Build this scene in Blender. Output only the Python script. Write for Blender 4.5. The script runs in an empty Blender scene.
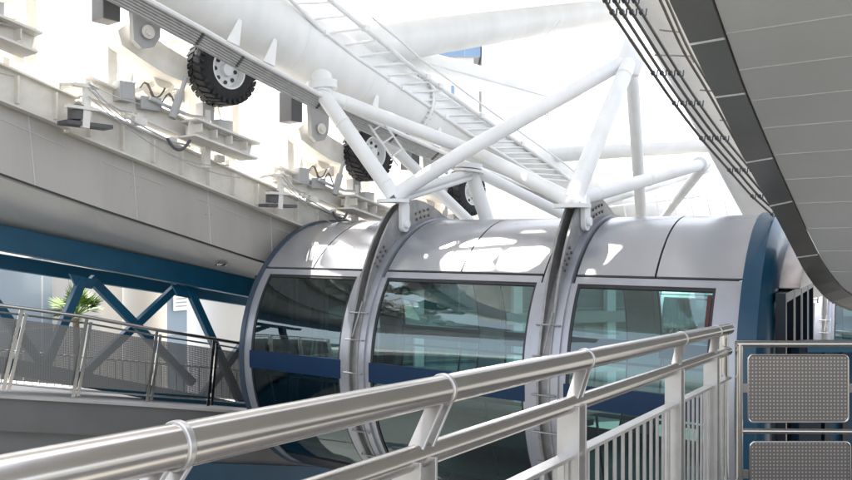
import bpy, bmesh, math, random
from mathutils import Vector as V, Matrix
random.seed(7)
R = math.radians
S = bpy.context.scene
COL = S.collection

# ------------------------------------------------------------------ camera
FPX, CX, CY = 750.0, 426.0, 240.0
cam_d = bpy.data.cameras.new('camera'); cam = bpy.data.objects.new('camera', cam_d); COL.objects.link(cam)
cam_d.sensor_width = 36; cam_d.lens = FPX/852*36; cam_d.clip_start = .05; cam_d.clip_end = 3000
cam.location = (0, 0, 0); cam.rotation_euler = (R(90), 0, 0)
S.camera = cam
# ------------------------------------------------------------------ light
SUN_DIR = V((-.30, .34, .89)).normalized()          # towards the sun
w = bpy.data.worlds.new('World'); S.world = w; w.use_nodes = True
wn = w.node_tree; wn.nodes.clear()
sky = wn.nodes.new('ShaderNodeTexSky'); sky.sky_type = 'NISHITA'; sky.sun_disc = False
sky.sun_elevation = math.asin(SUN_DIR.z); sky.sun_rotation = math.atan2(SUN_DIR.x, SUN_DIR.y)
sky.dust_density = 3.0; sky.air_density = 1.0; sky.ozone_density = .6
bg = wn.nodes.new('ShaderNodeBackground'); bg.inputs[1].default_value = .15
wo = wn.nodes.new('ShaderNodeOutputWorld')
hz = wn.nodes.new('ShaderNodeHueSaturation'); hz.inputs['Saturation'].default_value = .38     # a milky, humid sky
wn.links.new(sky.outputs[0], hz.inputs['Color']); wn.links.new(hz.outputs[0], bg.inputs[0]); wn.links.new(bg.outputs[0], wo.inputs[0])
sd = bpy.data.lights.new('sun', 'SUN'); sd.energy = 4.6; sd.angle = R(.5); sd.color = (1, .95, .86)
sun = bpy.data.objects.new('sun', sd); COL.objects.link(sun)
sun.rotation_euler = SUN_DIR.to_track_quat('Z', 'Y').to_euler()
S.view_settings.view_transform = 'Standard'; S.view_settings.look = 'None'
S.view_settings.exposure = 1.9; S.view_settings.gamma = 1; S.view_settings.use_curve_mapping = False

# ------------------------------------------------------------------ frames of reference
# the wheel's plane runs along DR (down and away to the right); AX is the wheel's axle direction
DR = V((.61, .79, 0)).normalized(); AX = V((DR.y, -DR.x, 0)); UP = V((0, 0, 1))
def ray(px, py): return V(((px-CX)/FPX, 1, (CY-py)/FPX))
def at(px, py, Y): return ray(px, py)*Y
def pl(px, py, k):                     # the point seen at px,py in the vertical plane k metres along AX
    r = ray(px, py); return r*(k/r.dot(AX))

# ------------------------------------------------------------------ materials
MATS = {}
def nodes(name):
    m = bpy.data.materials.new(name); m.use_nodes = True; MATS[name] = m
    nt = m.node_tree; return m, nt, nt.nodes['Principled BSDF']
def paint(name, col, rough=.5, metal=0, amp=.12, scale=3.0, bump=0.0, spec=.5, streak=False, coat=0, rvar=.22):
    m, nt, b = nodes(name)
    tc = nt.nodes.new('ShaderNodeTexCoord'); mp = nt.nodes.new('ShaderNodeMapping')
    if streak: mp.inputs['Scale'].default_value = (1, 1, .18)
    nz = nt.nodes.new('ShaderNodeTexNoise'); nz.inputs['Scale'].default_value = scale
    nz.inputs['Detail'].default_value = 8; nz.inputs['Roughness'].default_value = .62
    rp = nt.nodes.new('ShaderNodeValToRGB')
    c = V(col[:3]); lo = c*(1-amp); hi = c*(1+amp*.6)
    rp.color_ramp.elements[0].position = .32; rp.color_ramp.elements[1].position = .68
    rp.color_ramp.elements[0].color = (*lo, 1); rp.color_ramp.elements[1].color = (*[min(1, v) for v in hi], 1)
    nt.links.new(tc.outputs['Object'], mp.inputs[0]); nt.links.new(mp.outputs[0], nz.inputs['Vector'])
    nt.links.new(nz.outputs['Fac'], rp.inputs[0]); nt.links.new(rp.outputs[0], b.inputs['Base Color'])
    b.inputs['Metallic'].default_value = metal; b.inputs['Specular IOR Level'].default_value = spec
    n2 = nt.nodes.new('ShaderNodeTexNoise'); n2.inputs['Scale'].default_value = scale*4; n2.inputs['Detail'].default_value = 4
    mr = nt.nodes.new('ShaderNodeMapRange'); mr.inputs[3].default_value = max(.03, rough*(1-rvar)); mr.inputs[4].default_value = min(1, rough*(1+rvar))
    nt.links.new(mp.outputs[0], n2.inputs['Vector']); nt.links.new(n2.outputs['Fac'], mr.inputs[0]); nt.links.new(mr.outputs[0], b.inputs['Roughness'])
    if coat: b.inputs['Coat Weight'].default_value = coat; b.inputs['Coat Roughness'].default_value = .08
    if bump:
        bp = nt.nodes.new('ShaderNodeBump'); bp.inputs['Strength'].default_value = bump; bp.inputs['Distance'].default_value = .01
        nt.links.new(n2.outputs['Fac'], bp.inputs['Height']); nt.links.new(bp.outputs[0], b.inputs['Normal'])
    return m
paint('white_paint', (.82, .825, .82), .36, amp=.09, scale=1.6, streak=True)
paint('machine_paint', (.76, .73, .67), .5, amp=.18, scale=2.2, bump=.05)
paint('grey_paint', (.40, .40, .40), .5, amp=.1, scale=2)
paint('dark_box', (.09, .09, .095), .5)
paint('cladding', (.41, .38, .345), .36, metal=.1, amp=.12, scale=1.5, streak=True)
paint('canopy_edge', (.15, .142, .134), .32, metal=.0, amp=.08, scale=1.5)
paint('canopy_soffit', (.56, .565, .56), .36, metal=0, amp=.05, scale=.9)
paint('seam', (.02, .02, .022), .8)
paint('pale_seam', (.56, .555, .55), .6)
paint('roof_metal', (.40, .408, .43), .26, metal=.5, amp=.04, scale=.6, coat=.15, rvar=.05)
paint('frame_metal', (.38, .39, .425), .32, metal=.45, amp=.08, scale=4)
paint('fin_metal', (.30, .295, .29), .42, metal=.4, amp=.25, scale=6, bump=.1)
paint('cap_metal', (.22, .205, .195), .30, metal=.7, amp=.2, scale=3)
paint('blue_paint', (.003, .052, .105), .38, spec=.35, amp=.12, scale=2.4, coat=.25)
paint('blue_steel', (.002, .078, .15), .42, amp=.2, scale=2.4)
paint('blue_band', (.003, .026, .072), .42, spec=.3, amp=.1, scale=2.4)
paint('rim_grey', (.06, .085, .12), .35, metal=.3)
paint('dark_navy', (.003, .010, .024), .35, spec=.35)
paint('dark_trim', (.018, .020, .023), .38, amp=.2)
paint('interior', (.05, .065, .07), .55, amp=.2, scale=5)
paint('rubber', (.022, .022, .024), .75, amp=.3, scale=14, bump=.4)
paint('steel', (.60, .575, .55), .22, metal=1, amp=.05, scale=4, bump=.0, rvar=.12)
paint('satin_steel', (.56, .55, .54), .36, metal=.85, amp=.10, scale=8, bump=.02, rvar=.2)
paint('cable_metal', (.20, .175, .15), .42, metal=.4, amp=.3, scale=7)
paint('tray_metal', (.56, .56, .56), .42, metal=.2, amp=.15, scale=9)
paint('concrete', (.22, .215, .205), .8, amp=.2, scale=.7, bump=.15)
paint('ground_paving', (.10, .10, .095), .85, amp=.2, scale=.25)
paint('slab_edge', (.15, .147, .14), .5, amp=.12, scale=1.5)
paint('deck', (.48, .46, .43), .5, amp=.1, scale=2)
paint('beige_wall', (.62, .58, .52), .7, amp=.06, scale=1)
paint('white_wall', (.88, .875, .86), .6, amp=.04, scale=.5)
paint('red_plastic', (.075, .012, .008), .4)
paint('orange_plastic', (.55, .16, .03), .4)
paint('palm_leaf', (.11, .20, .02), .5, amp=.4, scale=9)
paint('palm_trunk', (.20, .15, .10), .9, amp=.4, scale=9, bump=.4)

def facade(name, c0, c1, pw, ph, line, rough=.15, metal=.0):
    m, nt, b = nodes(name)
    tc = nt.nodes.new('ShaderNodeTexCoord')
    br = nt.nodes.new('ShaderNodeTexBrick'); br.offset = 0; br.squash = 1
    br.inputs['Color1'].default_value = (*c0, 1); br.inputs['Color2'].default_value = (*c1, 1)
    br.inputs['Mortar'].default_value = (*line, 1); br.inputs['Scale'].default_value = 1
    br.inputs['Mortar Size'].default_value = .03; br.inputs['Brick Width'].default_value = pw; br.inputs['Row Height'].default_value = ph
    sx = nt.nodes.new('ShaderNodeSeparateXYZ'); cb = nt.nodes.new('ShaderNodeCombineXYZ')
    dt = nt.nodes.new('ShaderNodeVectorMath'); dt.operation = 'DOT_PRODUCT'; dt.inputs[1].default_value = DR
    nt.links.new(tc.outputs['Object'], sx.inputs[0]); nt.links.new(tc.outputs['Object'], dt.inputs[0])
    nt.links.new(dt.outputs['Value'], cb.inputs[0]); nt.links.new(sx.outputs[2], cb.inputs[1])
    nt.links.new(cb.outputs[0], br.inputs['Vector']); nt.links.new(br.outputs['Color'], b.inputs['Base Color'])
    b.inputs['Roughness'].default_value = rough; b.inputs['Metallic'].default_value = metal
    return m
facade('glass_facade', (.27, .34, .42), (.32, .39, .46), 2.2, 3.0, (.55, .58, .6))
facade('tower_facade', (.84, .82, .78), (.85, .83, .80), 3.6, 4.1, (.78, .75, .71), .6)
facade('blue_tower', (.24, .36, .55), (.30, .42, .60), 3.0, 3.5, (.5, .55, .62))

def glass(name, tint, refl=1.0, ior=1.5, base=.0):
    m = bpy.data.materials.new(name); m.use_nodes = True; MATS[name] = m; nt = m.node_tree; nt.nodes.clear()
    o = nt.nodes.new('ShaderNodeOutputMaterial'); t = nt.nodes.new('ShaderNodeBsdfTransparent'); t.inputs[0].default_value = (*tint, 1)
    g = nt.nodes.new('ShaderNodeBsdfGlossy'); g.inputs['Roughness'].default_value = .015; g.inputs[0].default_value = (.80, .95, .98, 1)
    fr = nt.nodes.new('ShaderNodeFresnel'); fr.inputs[0].default_value = ior
    ad = nt.nodes.new('ShaderNodeMath'); ad.operation = 'MULTIPLY_ADD'; ad.inputs[1].default_value = refl; ad.inputs[2].default_value = base; ad.use_clamp = True
    mx = nt.nodes.new('ShaderNodeMixShader')
    nz = nt.nodes.new('ShaderNodeTexNoise'); nz.inputs['Scale'].default_value = 1.1; bp = nt.nodes.new('ShaderNodeBump')
    bp.inputs['Strength'].default_value = .07; bp.inputs['Distance'].default_value = .03
    tc = nt.nodes.new('ShaderNodeTexCoord'); nt.links.new(tc.outputs['Object'], nz.inputs['Vector'])
    nt.links.new(nz.outputs['Fac'], bp.inputs['Height']); nt.links.new(bp.outputs[0], g.inputs['Normal'])
    nt.links.new(fr.outputs[0], ad.inputs[0]); nt.links.new(ad.outputs[0], mx.inputs[0])
    nt.links.new(t.outputs[0], mx.inputs[1]); nt.links.new(g.outputs[0], mx.inputs[2]); nt.links.new(mx.outputs[0], o.inputs[0])
glass('capsule_glass', (.52, .75, .73), 1.35, 1.5, .07)
glass('door_glass', (.10, .15, .17), 1.3, 1.5, .03)

def perforated(name, col, d, pitch, rad, see_through, hole_col=None, alpha=1.0):
    m, nt, b = nodes(name)
    tc = nt.nodes.new('ShaderNodeTexCoord'); dt = nt.nodes.new('ShaderNodeVectorMath'); dt.operation = 'DOT_PRODUCT'; dt.inputs[1].default_value = d
    sx = nt.nodes.new('ShaderNodeSeparateXYZ'); nt.links.new(tc.outputs['Object'], sx.inputs[0]); nt.links.new(tc.outputs['Object'], dt.inputs[0])
    def mth(op, a, bb=None):
        n = nt.nodes.new('ShaderNodeMath'); n.operation = op
        for i, v in enumerate((a, bb)):
            if v is None: continue
            if isinstance(v, (int, float)): n.inputs[i].default_value = v
            else: nt.links.new(v, n.inputs[i])
        return n.outputs[0]
    def cell(o): return mth('POWER', mth('SUBTRACT', mth('FRACT', mth('DIVIDE', o, pitch)), .5), 2)
    dist = mth('SQRT', mth('ADD', cell(dt.outputs['Value']), cell(sx.outputs[2])))
    hole = mth('LESS_THAN', dist, rad)
    b.inputs['Metallic'].default_value = .6; b.inputs['Roughness'].default_value = .42; 
    if hole_col:
        mc = nt.nodes.new('ShaderNodeMix'); mc.data_type = 'RGBA'; mc.inputs[6].default_value = (*col, 1); mc.inputs[7].default_value = (*hole_col, 1)
        nt.links.new(hole, mc.inputs[0]); nt.links.new(mc.outputs[2], b.inputs['Base Color'])
    else: b.inputs['Base Color'].default_value = (*col, 1)
    if see_through:
        tr = nt.nodes.new('ShaderNodeBsdfTransparent'); mx = nt.nodes.new('ShaderNodeMixShader')
        nt.links.new(hole, mx.inputs[0]); nt.links.new(b.outputs[0], mx.inputs[1]); nt.links.new(tr.outputs[0], mx.inputs[2])
        nt.links.new(mx.outputs[0], nt.nodes['Material Output'].inputs[0])
    return m
perforated('fence_mesh', (.25, .247, .24), DR, .022, .24, True)
perforated('barrier_mesh', (.22, .20, .185), V((1, 0, 0)), .0245, .24, False, (.55, .51, .47))

# ------------------------------------------------------------------ mesh helper
class MB:
    def __init__(s): s.v = []; s.f = []; s.sm = []; s.cuts = []
    def cut(s): s.cuts.append((len(s.v), len(s.f))); return s      # a new piece starts here
    def add(s, vs, fs, smooth=False):
        o = len(s.v); s.v += [V(p) for p in vs]; s.f += [tuple(i+o for i in f) for f in fs]; s.sm += [smooth]*len(fs); return s
    def box(s, c, ax, ay, az):          # centre and three half axes
        c, ax, ay, az = map(V, (c, ax, ay, az)); vs = [c+ax*i+ay*j+az*k for k in (-1, 1) for j in (-1, 1) for i in (-1, 1)]
        return s.add(vs, [(0, 2, 3, 1), (4, 5, 7, 6), (0, 1, 5, 4), (2, 6, 7, 3), (0, 4, 6, 2), (1, 3, 7, 5)])
    def beam(s, a, b, wd, ht, side=None, up=UP):   # box beam between two points
        a, b = V(a), V(b); d = (b-a); L = d.length; d.normalize()
        sd_ = V(side) if side is not None else d.cross(up)
        sd_ = (sd_-d*sd_.dot(d)).normalized(); u = sd_.cross(d).normalized()
        return s.box((a+b)/2, d*L/2, sd_*wd/2, u*ht/2)
    def ibeam(s, a, b, wd, ht, side, t=.03):
        a, b = V(a), V(b); d = (b-a).normalized(); sd_ = V(side); sd_ = (sd_-d*sd_.dot(d)).normalized(); u = sd_.cross(d).normalized()
        if u.z < 0: u = -u
        s.beam(a+u*(ht-t)/2, b+u*(ht-t)/2, wd, t, sd_); s.beam(a-u*(ht-t)/2, b-u*(ht-t)/2, wd, t, sd_)
        return s.beam(a, b, t, ht-2*t-.002, sd_)
    def tube(s, pts, r, seg=16, cap=True, smooth=True):
        pts = [V(p) for p in pts]; n = len(pts); rs = r if isinstance(r, (list, tuple)) else [r]*n
        T = [(pts[min(i+1, n-1)]-pts[max(i-1, 0)]).normalized() for i in range(n)]
        up = UP if abs(T[0].z) < .9 else V((1, 0, 0)); a = T[0].cross(up).normalized(); vs = []
        for i in range(n):
            a = (a-T[i]*a.dot(T[i])).normalized(); b = T[i].cross(a)
            vs += [pts[i]+(a*math.cos(2*math.pi*k/seg)+b*math.sin(2*math.pi*k/seg))*rs[i] for k in range(seg)]
        fs = [(i*seg+k, i*seg+(k+1) % seg, (i+1)*seg+(k+1) % seg, (i+1)*seg+k) for i in range(n-1) for k in range(seg)]
        s.add(vs, fs, smooth)
        if cap: o = len(s.v)-n*seg; s.f += [tuple(o+k for k in reversed(range(seg))), tuple(o+(n-1)*seg+k for k in range(seg))]; s.sm += [False]*2
        return s
    def prism(s, pts, ex, smooth=False):     # planar outline extruded by ex
        pts = [V(p) for p in pts]; n = len(pts); ex = V(ex); vs = pts+[p+ex for p in pts]
        s.add(vs, [tuple(range(n)), tuple(range(2*n-1, n-1, -1))]); 
        return s.add(vs, [((i+1) % n, i, i+n, (i+1) % n+n) for i in range(n)], smooth)
    def strip(s, A, B, ex):                  # ribbon between two polylines, given a thickness
        ex = V(ex); n = len(A); vs = [V(p) for p in A]+[V(p) for p in B]; vs += [p+ex for p in vs]; N = 2*n; fs = []
        for i in range(n-1):
            fs += [(i, i+1, n+i+1, n+i), (N+i, N+n+i, N+n+i+1, N+i+1), (i, N+i, N+i+1, i+1), (n+i, n+i+1, N+n+i+1, N+n+i)]
        fs += [(0, n, N+n, N), (n-1, N+n-1, N+N-1, N-1+n)] if False else [(0, n, N+n, N), (n-1, N+n-1, N+2*n-1, 2*n-1)]
        return s.add(vs, fs)
    def lathe(s, prof, c, ax, seg=40, smooth=True):   # profile [(along, radius)] round axis ax
        c, ax = V(c), V(ax).normalized(); a = ax.cross(UP) if abs(ax.z) < .9 else ax.cross(V((1, 0, 0))); a.normalize(); b = ax.cross(a); vs = []
        for (h, r) in prof: vs += [c+ax*h+(a*math.cos(2*math.pi*k/seg)+b*math.sin(2*math.pi*k/seg))*r for k in range(seg)]
        n = len(prof); return s.add(vs, [(i*seg+k, i*seg+(k+1) % seg, (i+1)*seg+(k+1) % seg, (i+1)*seg+k) for i in range(n-1) for k in range(seg)], smooth)
    def build_each(s, name, mat, parent=None, local=False, bevel=0):     # one object for each piece
        cs = s.cuts+[(len(s.v), len(s.f))]; out = []
        for (v0, f0), (v1, f1) in zip(cs, cs[1:]):
            m = MB(); m.v = s.v[v0:v1]; m.f = [tuple(i-v0 for i in f) for f in s.f[f0:f1]]; m.sm = s.sm[f0:f1]; out.append(m.build(name, mat, parent, local, bevel))
        return out
    def build(s, name, mat, parent=None, local=False, bevel=0, origin=None):
        me = bpy.data.meshes.new(name); M = Matrix.Identity(4)
        if parent is not None and not local: M = world(parent).inverted()
        elif origin is not None: M = Matrix.Translation(-V(origin))
        me.from_pydata([M @ p for p in s.v], [], s.f)
        bm = bmesh.new(); bm.from_mesh(me); bmesh.ops.recalc_face_normals(bm, faces=bm.faces); bm.to_mesh(me); bm.free()
        for p, q in zip(me.polygons, s.sm): p.use_smooth = q
        if any(s.sm): me.set_sharp_from_angle(angle=R(40))
        me.materials.append(MATS[mat])
        o = bpy.data.objects.new(name, me); COL.objects.link(o)
        if parent is not None: o.parent = parent
        elif origin is not None: o.location = origin
        if bevel:
            b = o.modifiers.new('bevel', 'BEVEL'); b.width = bevel; b.segments = 2; b.limit_method = 'ANGLE'; b.angle_limit = R(40)
        return o
def world(o):
    m = Matrix.Identity(4)
    while o is not None: m = (Matrix.Translation(o.location) @ o.rotation_euler.to_matrix().to_4x4()) @ m; o = o.parent
    return m
def tag(o, label=None, cat=None, group=None, kind=None):
    if label: o['label'] = label
    if cat: o['category'] = cat
    if group: o['group'] = group
    if kind: o['kind'] = kind
    return o
def thing(name, label, cat, loc, rz=0, group=None):
    o = bpy.data.objects.new(name, None); COL.objects.link(o); o.empty_display_size = .3
    o.location = loc; o.rotation_euler = (0, 0, rz); return tag(o, label, cat, group)
def kids(o): return [c for c in bpy.data.objects if c.parent == o]
def copy_tree(o, parent=None):
    c = o.copy(); COL.objects.link(c); c.parent = parent
    for ch in kids(o): copy_tree(ch, c)
    return c

# ================================================================== SETTING
g = MB(); g.box((0, 0, -9.5), (900, 0, 0), (0, 900, 0), (0, 0, .5)); tag(g.build('ground', 'ground_paving'), kind='structure')

# ================================================================== CAPSULE
RC = 2.1
u2 = V((.848, -.53, 0)).normalized(); n2 = V((.53, .848, 0)).normalized()
CEN = V((3.17, 7.7, 0))-u2*3.5+n2*RC; CEN.z = -1.78-RC
CRZ = math.atan2(u2.y, u2.x)
def cp(x, th, r=RC): t = R(th); return V((x, -r*math.cos(t), r*math.sin(t)+RC))
def arc_shell(mb, x0, x1, t0, t1, r, th=.03, n=None, smooth=True):
    n = n or max(2, int(abs(t1-t0)/4)); ts = [t0+(t1-t0)*i/n for i in range(n+1)]; vs = []
    for t in ts: vs += [cp(x0, t, r), cp(x1, t, r), cp(x1, t, r-th), cp(x0, t, r-th)]
    fs = [(4*i+a, 4*i+(a+1) % 4, 4*i+4+(a+1) % 4, 4*i+4+a) for i in range(n) for a in range(4)]
    mb.add(vs, fs, smooth); o = len(mb.v)-len(vs); mb.f += [(o, o+1, o+2, o+3), (o+4*n+3, o+4*n+2, o+4*n+1, o+4*n)]; mb.sm += [False]*2
    return mb
cap = thing('observation_capsule', 'large silver and blue glass passenger capsule hanging level beside the handrail', 'capsule', CEN, CRZ, 'observation capsules on the wheel')
secs = [(-3.5, -1.62), (-1.18, 1.18), (1.62, 3.5)]
for (a, b) in secs:
    m_ = (a+b)/2
    for (x0, x1) in ((a, m_-.012), (m_+.012, b)):
        arc_shell(MB(), x0, x1, 40.4, 139.6, RC, .035).build('roof_panel', 'roof_metal', cap, True)
arc_shell(MB(), -3.45, 3.45, 39, 141, RC-.05, .03).build('ceiling', 'dark_trim', cap, True)
fm = MB()
for (a, b) in secs:
    for (t0, t1) in ((36.6, 39.3), (143.4, 140.7)): arc_shell(fm.cut(), a, b, t0, t1, RC+.004, .05, 1, False)
for (x0, x1) in ((-3.5, -3.36), (-1.66, -1.56), (-1.24, -1.13), (1.13, 1.24), (1.56, 1.66), (3.24, 3.5)):
    for (t0, t1) in ((-62, 36.6), (143.4, 242)): arc_shell(fm.cut(), x0, x1, t0, t1, RC+.004, .05)
fm.build_each('window_frame', 'frame_metal', cap, True)
gk = MB()
glz = [(-3.36, -1.66), (-1.13, 1.13), (1.66, 3.24)]
for (a, b) in glz:
    for sgn in (0, 1):
        f = (lambda t: t) if not sgn else (lambda t: 180-t)
        arc_shell(gk.cut(), a, b, f(35.4), f(36.6), RC-.006, .03, 1, False)
        for (x0, x1) in ((a, a+.03), (b-.03, b)): arc_shell(gk, x0, x1, f(-50), f(35.4), RC-.006, .03)
gk.build_each('window_gasket', 'dark_trim', cap, True)
for (a, b) in glz:
    for f in ((lambda t: t), (lambda t: 180-t)):
        for (t0, t1) in ((3.2, 35.4), (-50, -4.2)):
            n = int(abs(t1-t0)/2.5); vs = []
            for i in range(n+1): t = f(t0+(t1-t0)*i/n); vs += [cp(a+.03, t, RC-.02), cp(b-.03, t, RC-.02)]
            MB().add(vs, [(2*i, 2*i+1, 2*i+3, 2*i+2) for i in range(n)], True).build('window_glass', 'capsule_glass', cap, True)
bb = MB()
for (a, b) in glz:
    for (t0, t1) in ((-4.0, 3.2), (176.8, 184.0)): arc_shell(bb.cut(), a-.02, b+.02, t0, t1, RC+.012, .08, 3)
bb.build_each('waist_band', 'blue_band', cap, True)
arc_shell(MB(), -3.5, 3.5, -50.3, -129.7, RC, .05).build('belly', 'dark_trim', cap, True)
MB().box((0, 0, .78), (3.45, 0, 0), (0, 1.58, 0), (0, 0, .03)).build('floor', 'interior', cap, True)
bn = MB()
bn.lathe([(0, .01), (0, .30), (.40, .34), (.44, .42), (.52, .42), (.55, .36), (.55, .01)], (0, 0, 0), (0, 0, 1), 32)
for p in bn.v: p.x *= 3.0; p.y *= .95; p.z += .81
bn.build('bench', 'interior', cap, True)
hr = MB()
for yy in (-1,):
    pass
for sg in (-1, 1):
    hr.cut().tube([(-3.3, sg*1.86, 1.85), (3.3, sg*1.86, 1.85)], .022, 8)
    for x in (-3.2, -1.95, -.5, .5, 1.95, 3.1): hr.tube([(x, sg*1.86, 1.85), (x, sg*1.78, 1.5), (x, sg*1.50, .82)], .016, 6)
hr.build_each('inner_handrail', 'dark_trim', cap, True)
ac = MB(); ac.cut().box((0, 0, 3.93), (1.6, 0, 0), (0, .45, 0), (0, 0, .12)); ac.cut().box((-2.6, 0, 3.95), (.5, 0, 0), (0, .35, 0), (0, 0, .10)); ac.cut().box((2.5, 0, 3.95), (.5, 0, 0), (0, .35, 0), (0, 0, .10))
ac.build_each('ceiling_unit', 'interior', cap, True, bevel=.02)
# mounting rings with their fin plates
def fin_h(t):
    ks = [(-75, .02), (-50, .05), (8, .045), (24, .06), (42, .20), (60, .40), (68, .44), (74, .40), (96, .06), (120, .03), (200, .03)]
    for (a, ha), (b, hb) in zip(ks, ks[1:]):
        if a <= t <= b: return ha+(hb-ha)*(t-a)/(b-a)
    return .02
for c in (-1.4, 1.4):
    rg = MB(); arc_shell(rg, c-.1, c+.1, -88, 268, RC-.035, .02, 90); arc_shell(rg, c-.18, c-.085, -88, 268, RC+.035, .09, 90); arc_shell(rg, c+.085, c+.18, -88, 268, RC+.035, .09, 90)
    ring = rg.build('mounting_ring', 'frame_metal', cap, True)
    arc_shell(MB(), c-.085, c+.085, -88, 268, RC-.02, .03, 90).build('ring_channel', 'fin_metal', ring, True)
    for x0 in (c-.085, c+.055):
        vs = []; ts = list(range(-75, 201, 5))
        for t in ts: vs += [cp(x0, t, RC-.03), cp(x0, t, RC+fin_h(t)), cp(x0+.03, t, RC+fin_h(t)), cp(x0+.03, t, RC-.03)]
        n = len(ts)-1; fs = [(4*i+a, 4*i+(a+1) % 4, 4*i+4+(a+1) % 4, 4*i+4+a) for i in range(n) for a in range(4)]+[(0, 1, 2, 3), (4*n+3, 4*n+2, 4*n+1, 4*n)]
        MB().add(vs, fs).build('fin_plate', 'fin_metal', ring, True)
    bt = MB()
    for (t0, dr) in [(t, d) for t in (40, 42.6, 45.2, 47.8) for d in (.07, .15)]+[(t, d) for t in (73, 76, 79, 82) for d in (.07, .16)]:
        p = cp(c+.085, t0, RC+dr+.02); bt.cut().tube([p, p+V((.022, 0, 0))], .021, 6, smooth=False)
    bt.build_each('bolt', 'cap_metal', ring, True)
    lg = MB(); pts = []
    for k in range(24):
        a = 2*math.pi*k/24; pts.append(V((c+.09, .105*math.cos(a), .105*math.sin(a)+(-.09 if math.sin(a) < 0 else .16))))
    q = cp(0, 63.5, RC+.24); pts = [p+V((0, q.y, q.z)) for p in pts]
    lg.prism(pts, (.06, 0, 0)); lg.tube([V((c+.15, q.y, q.z-.08)), V((c+.20, q.y, q.z-.08))], .06, 14)
    lg.build('hinge_lug', 'white_paint', ring, True, bevel=.01)
    hk = MB()
    for t in (21, 11, -1, -13, -24, -36):
        a = cp(c-.14, t, RC+.06); b = cp(c+.16, t, RC+.06); hk.cut().tube([cp(c-.14, t, RC), a, b, cp(c+.16, t, RC)], .011, 6)
    hk.cut().tube([cp(c+.06, 25, RC+.10), cp(c+.02, 12, RC+.12)], .012, 6)
    hk.build_each('cable_hook', 'fin_metal', ring, True)
# end rims and caps
rr = MB()
def rim_end(sg):
    x0 = sg*3.5; d = .27 if sg > 0 else .12
    prof = [(x0, RC-.12), (x0, RC+.03), (x0+sg*d*.7, RC+.03), (x0+sg*d, RC-.06), (x0+sg*(d+.04), RC-.30), (x0+sg*(d+.02), RC-.45), (x0, RC-.45)]
    m = MB(); m.lathe(prof, (0, 0, RC), (1, 0, 0), 72); return m, x0+sg*(d+.03)
for sg in (-1, 1):
    m, xe = rim_end(sg); rim = m.build('end_rim', 'blue_paint' if sg > 0 else 'rim_grey', cap, True)
    r_ = RC-.34
    # upper metal bonnet
    bo = MB(); xa, xb = xe-sg*.1, xe+sg*(.22 if sg > 0 else .04)
    for (t0, t1) in ((45, 88.8), (91.2, 135)):
        bo.cut()
        ts = [t0+(t1-t0)*i/16 for i in range(17)]
        pts = [cp(xa, t, r_) for t in ts]+[cp(xa, 90, r_*math.sin(R(45)))]
        if t0 == 45: pts[-1] = cp(xa, 90, r_*math.sin(R(45)))
        bo.prism(pts, (xb-xa, 0, 0), False)
    bo.build_each('end_bonnet', 'cap_metal', cap, True, bevel=.02)
    do = MB(); zt = RC+r_*math.sin(R(45))-.03
    for (y0, y1) in ((-1.60, -.80), (-.77, -.02), (.02, .77), (.80, 1.60)):
        do.cut()
        for (a, b) in ((y0, y0+.09), (y1-.09, y1)): do.box((xe+sg*.07, (a+b)/2, (zt+.7)/2), (.05, 0, 0), (0, (b-a)/2, 0), (0, 0, (zt-.7)/2))
        do.box((xe+sg*.07, (y0+y1)/2, .75), (.049, 0, 0), (0, (y1-y0)/2-.09, 0), (0, 0, .12)); do.box((xe+sg*.07, (y0+y1)/2, zt-.05), (.049, 0, 0), (0, (y1-y0)/2-.09, 0), (0, 0, .05))
    door = do.build_each('door', 'dark_navy', cap, True)
    dg = MB(); dg.box((xe+sg*.06, 0, (zt+.7)/2), (.008, 0, 0), (0, 1.5, 0), (0, 0, (zt-.7)/2)); dg.build('door_glass', 'door_glass', cap, True)
MB().add([cp(x, t, r) for x in (3.165, 3.205) for t in (34.0, 24) for r in (RC+.01, RC-.02)], [(0, 1, 3, 2), (4, 6, 7, 5), (0, 4, 5, 1), (2, 3, 7, 6), (0, 2, 6, 4), (1, 5, 7, 3)]).build('red_marker', 'red_plastic', cap, True)
# second capsule further down the wheel
cap2 = copy_tree(cap); cap2.location = CEN+V((10.4, 13.4, -1.38))
cap2['label'] = 'distant passenger capsule glimpsed between the capsule doors and the dark canopy edge'

# ================================================================== WHEEL RIM
rim = thing('wheel_rim', 'huge white tubular steel wheel rim with struts, ladder and pipe bundle above the capsule', 'wheel rim', pl(300, 48, -8.7))
cl = [(-420, -420), (-200, -250), (-40, -140), (100, -58), (200, -4), (300, 47), (355, 78), (410, 107), (475, 140), (540, 168), (620, 200), (700, 228)]
KM = -8.7
MB().tube([pl(*cl[0], KM)-DR*10+UP*5]+[pl(x, y, KM) for x, y in cl], .55, 40).build('main_tube', 'white_paint', rim)
def along(poly, x):
    for (a, ya), (b, yb) in zip(poly, poly[1:]):
        if a <= x <= b: return ya+(yb-ya)*(x-a)/(b-a)
    return poly[-1][1]
tdir = (pl(475, 140, KM)-pl(410, 107, KM)).normalized()
fl = MB()
for x in (408, 120):
    c = pl(x, along(cl, x), KM); fl.cut().tube([c-tdir*.03, c+tdir*.03], .60, 40)
fo = fl.build_each('tube_flange', 'white_paint', rim)[0]
fb = MB()
for x in (408,):
    c = pl(x, along(cl, x), KM); a = tdir.cross(UP).normalized(); b = tdir.cross(a)
    for k in range(36):
        q = c+(a*math.cos(k*R(10))+b*math.sin(k*R(10)))*.575; fb.cut().tube([q-tdir*.06, q+tdir*.06], .018, 6)
fb.build_each('flange_bolt', 'tray_metal', fo)
cr_ = [(500, -420), (560, -260), (640, -90), (700, 40), (757, 163), (782, 216), (812, 272)]
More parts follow.
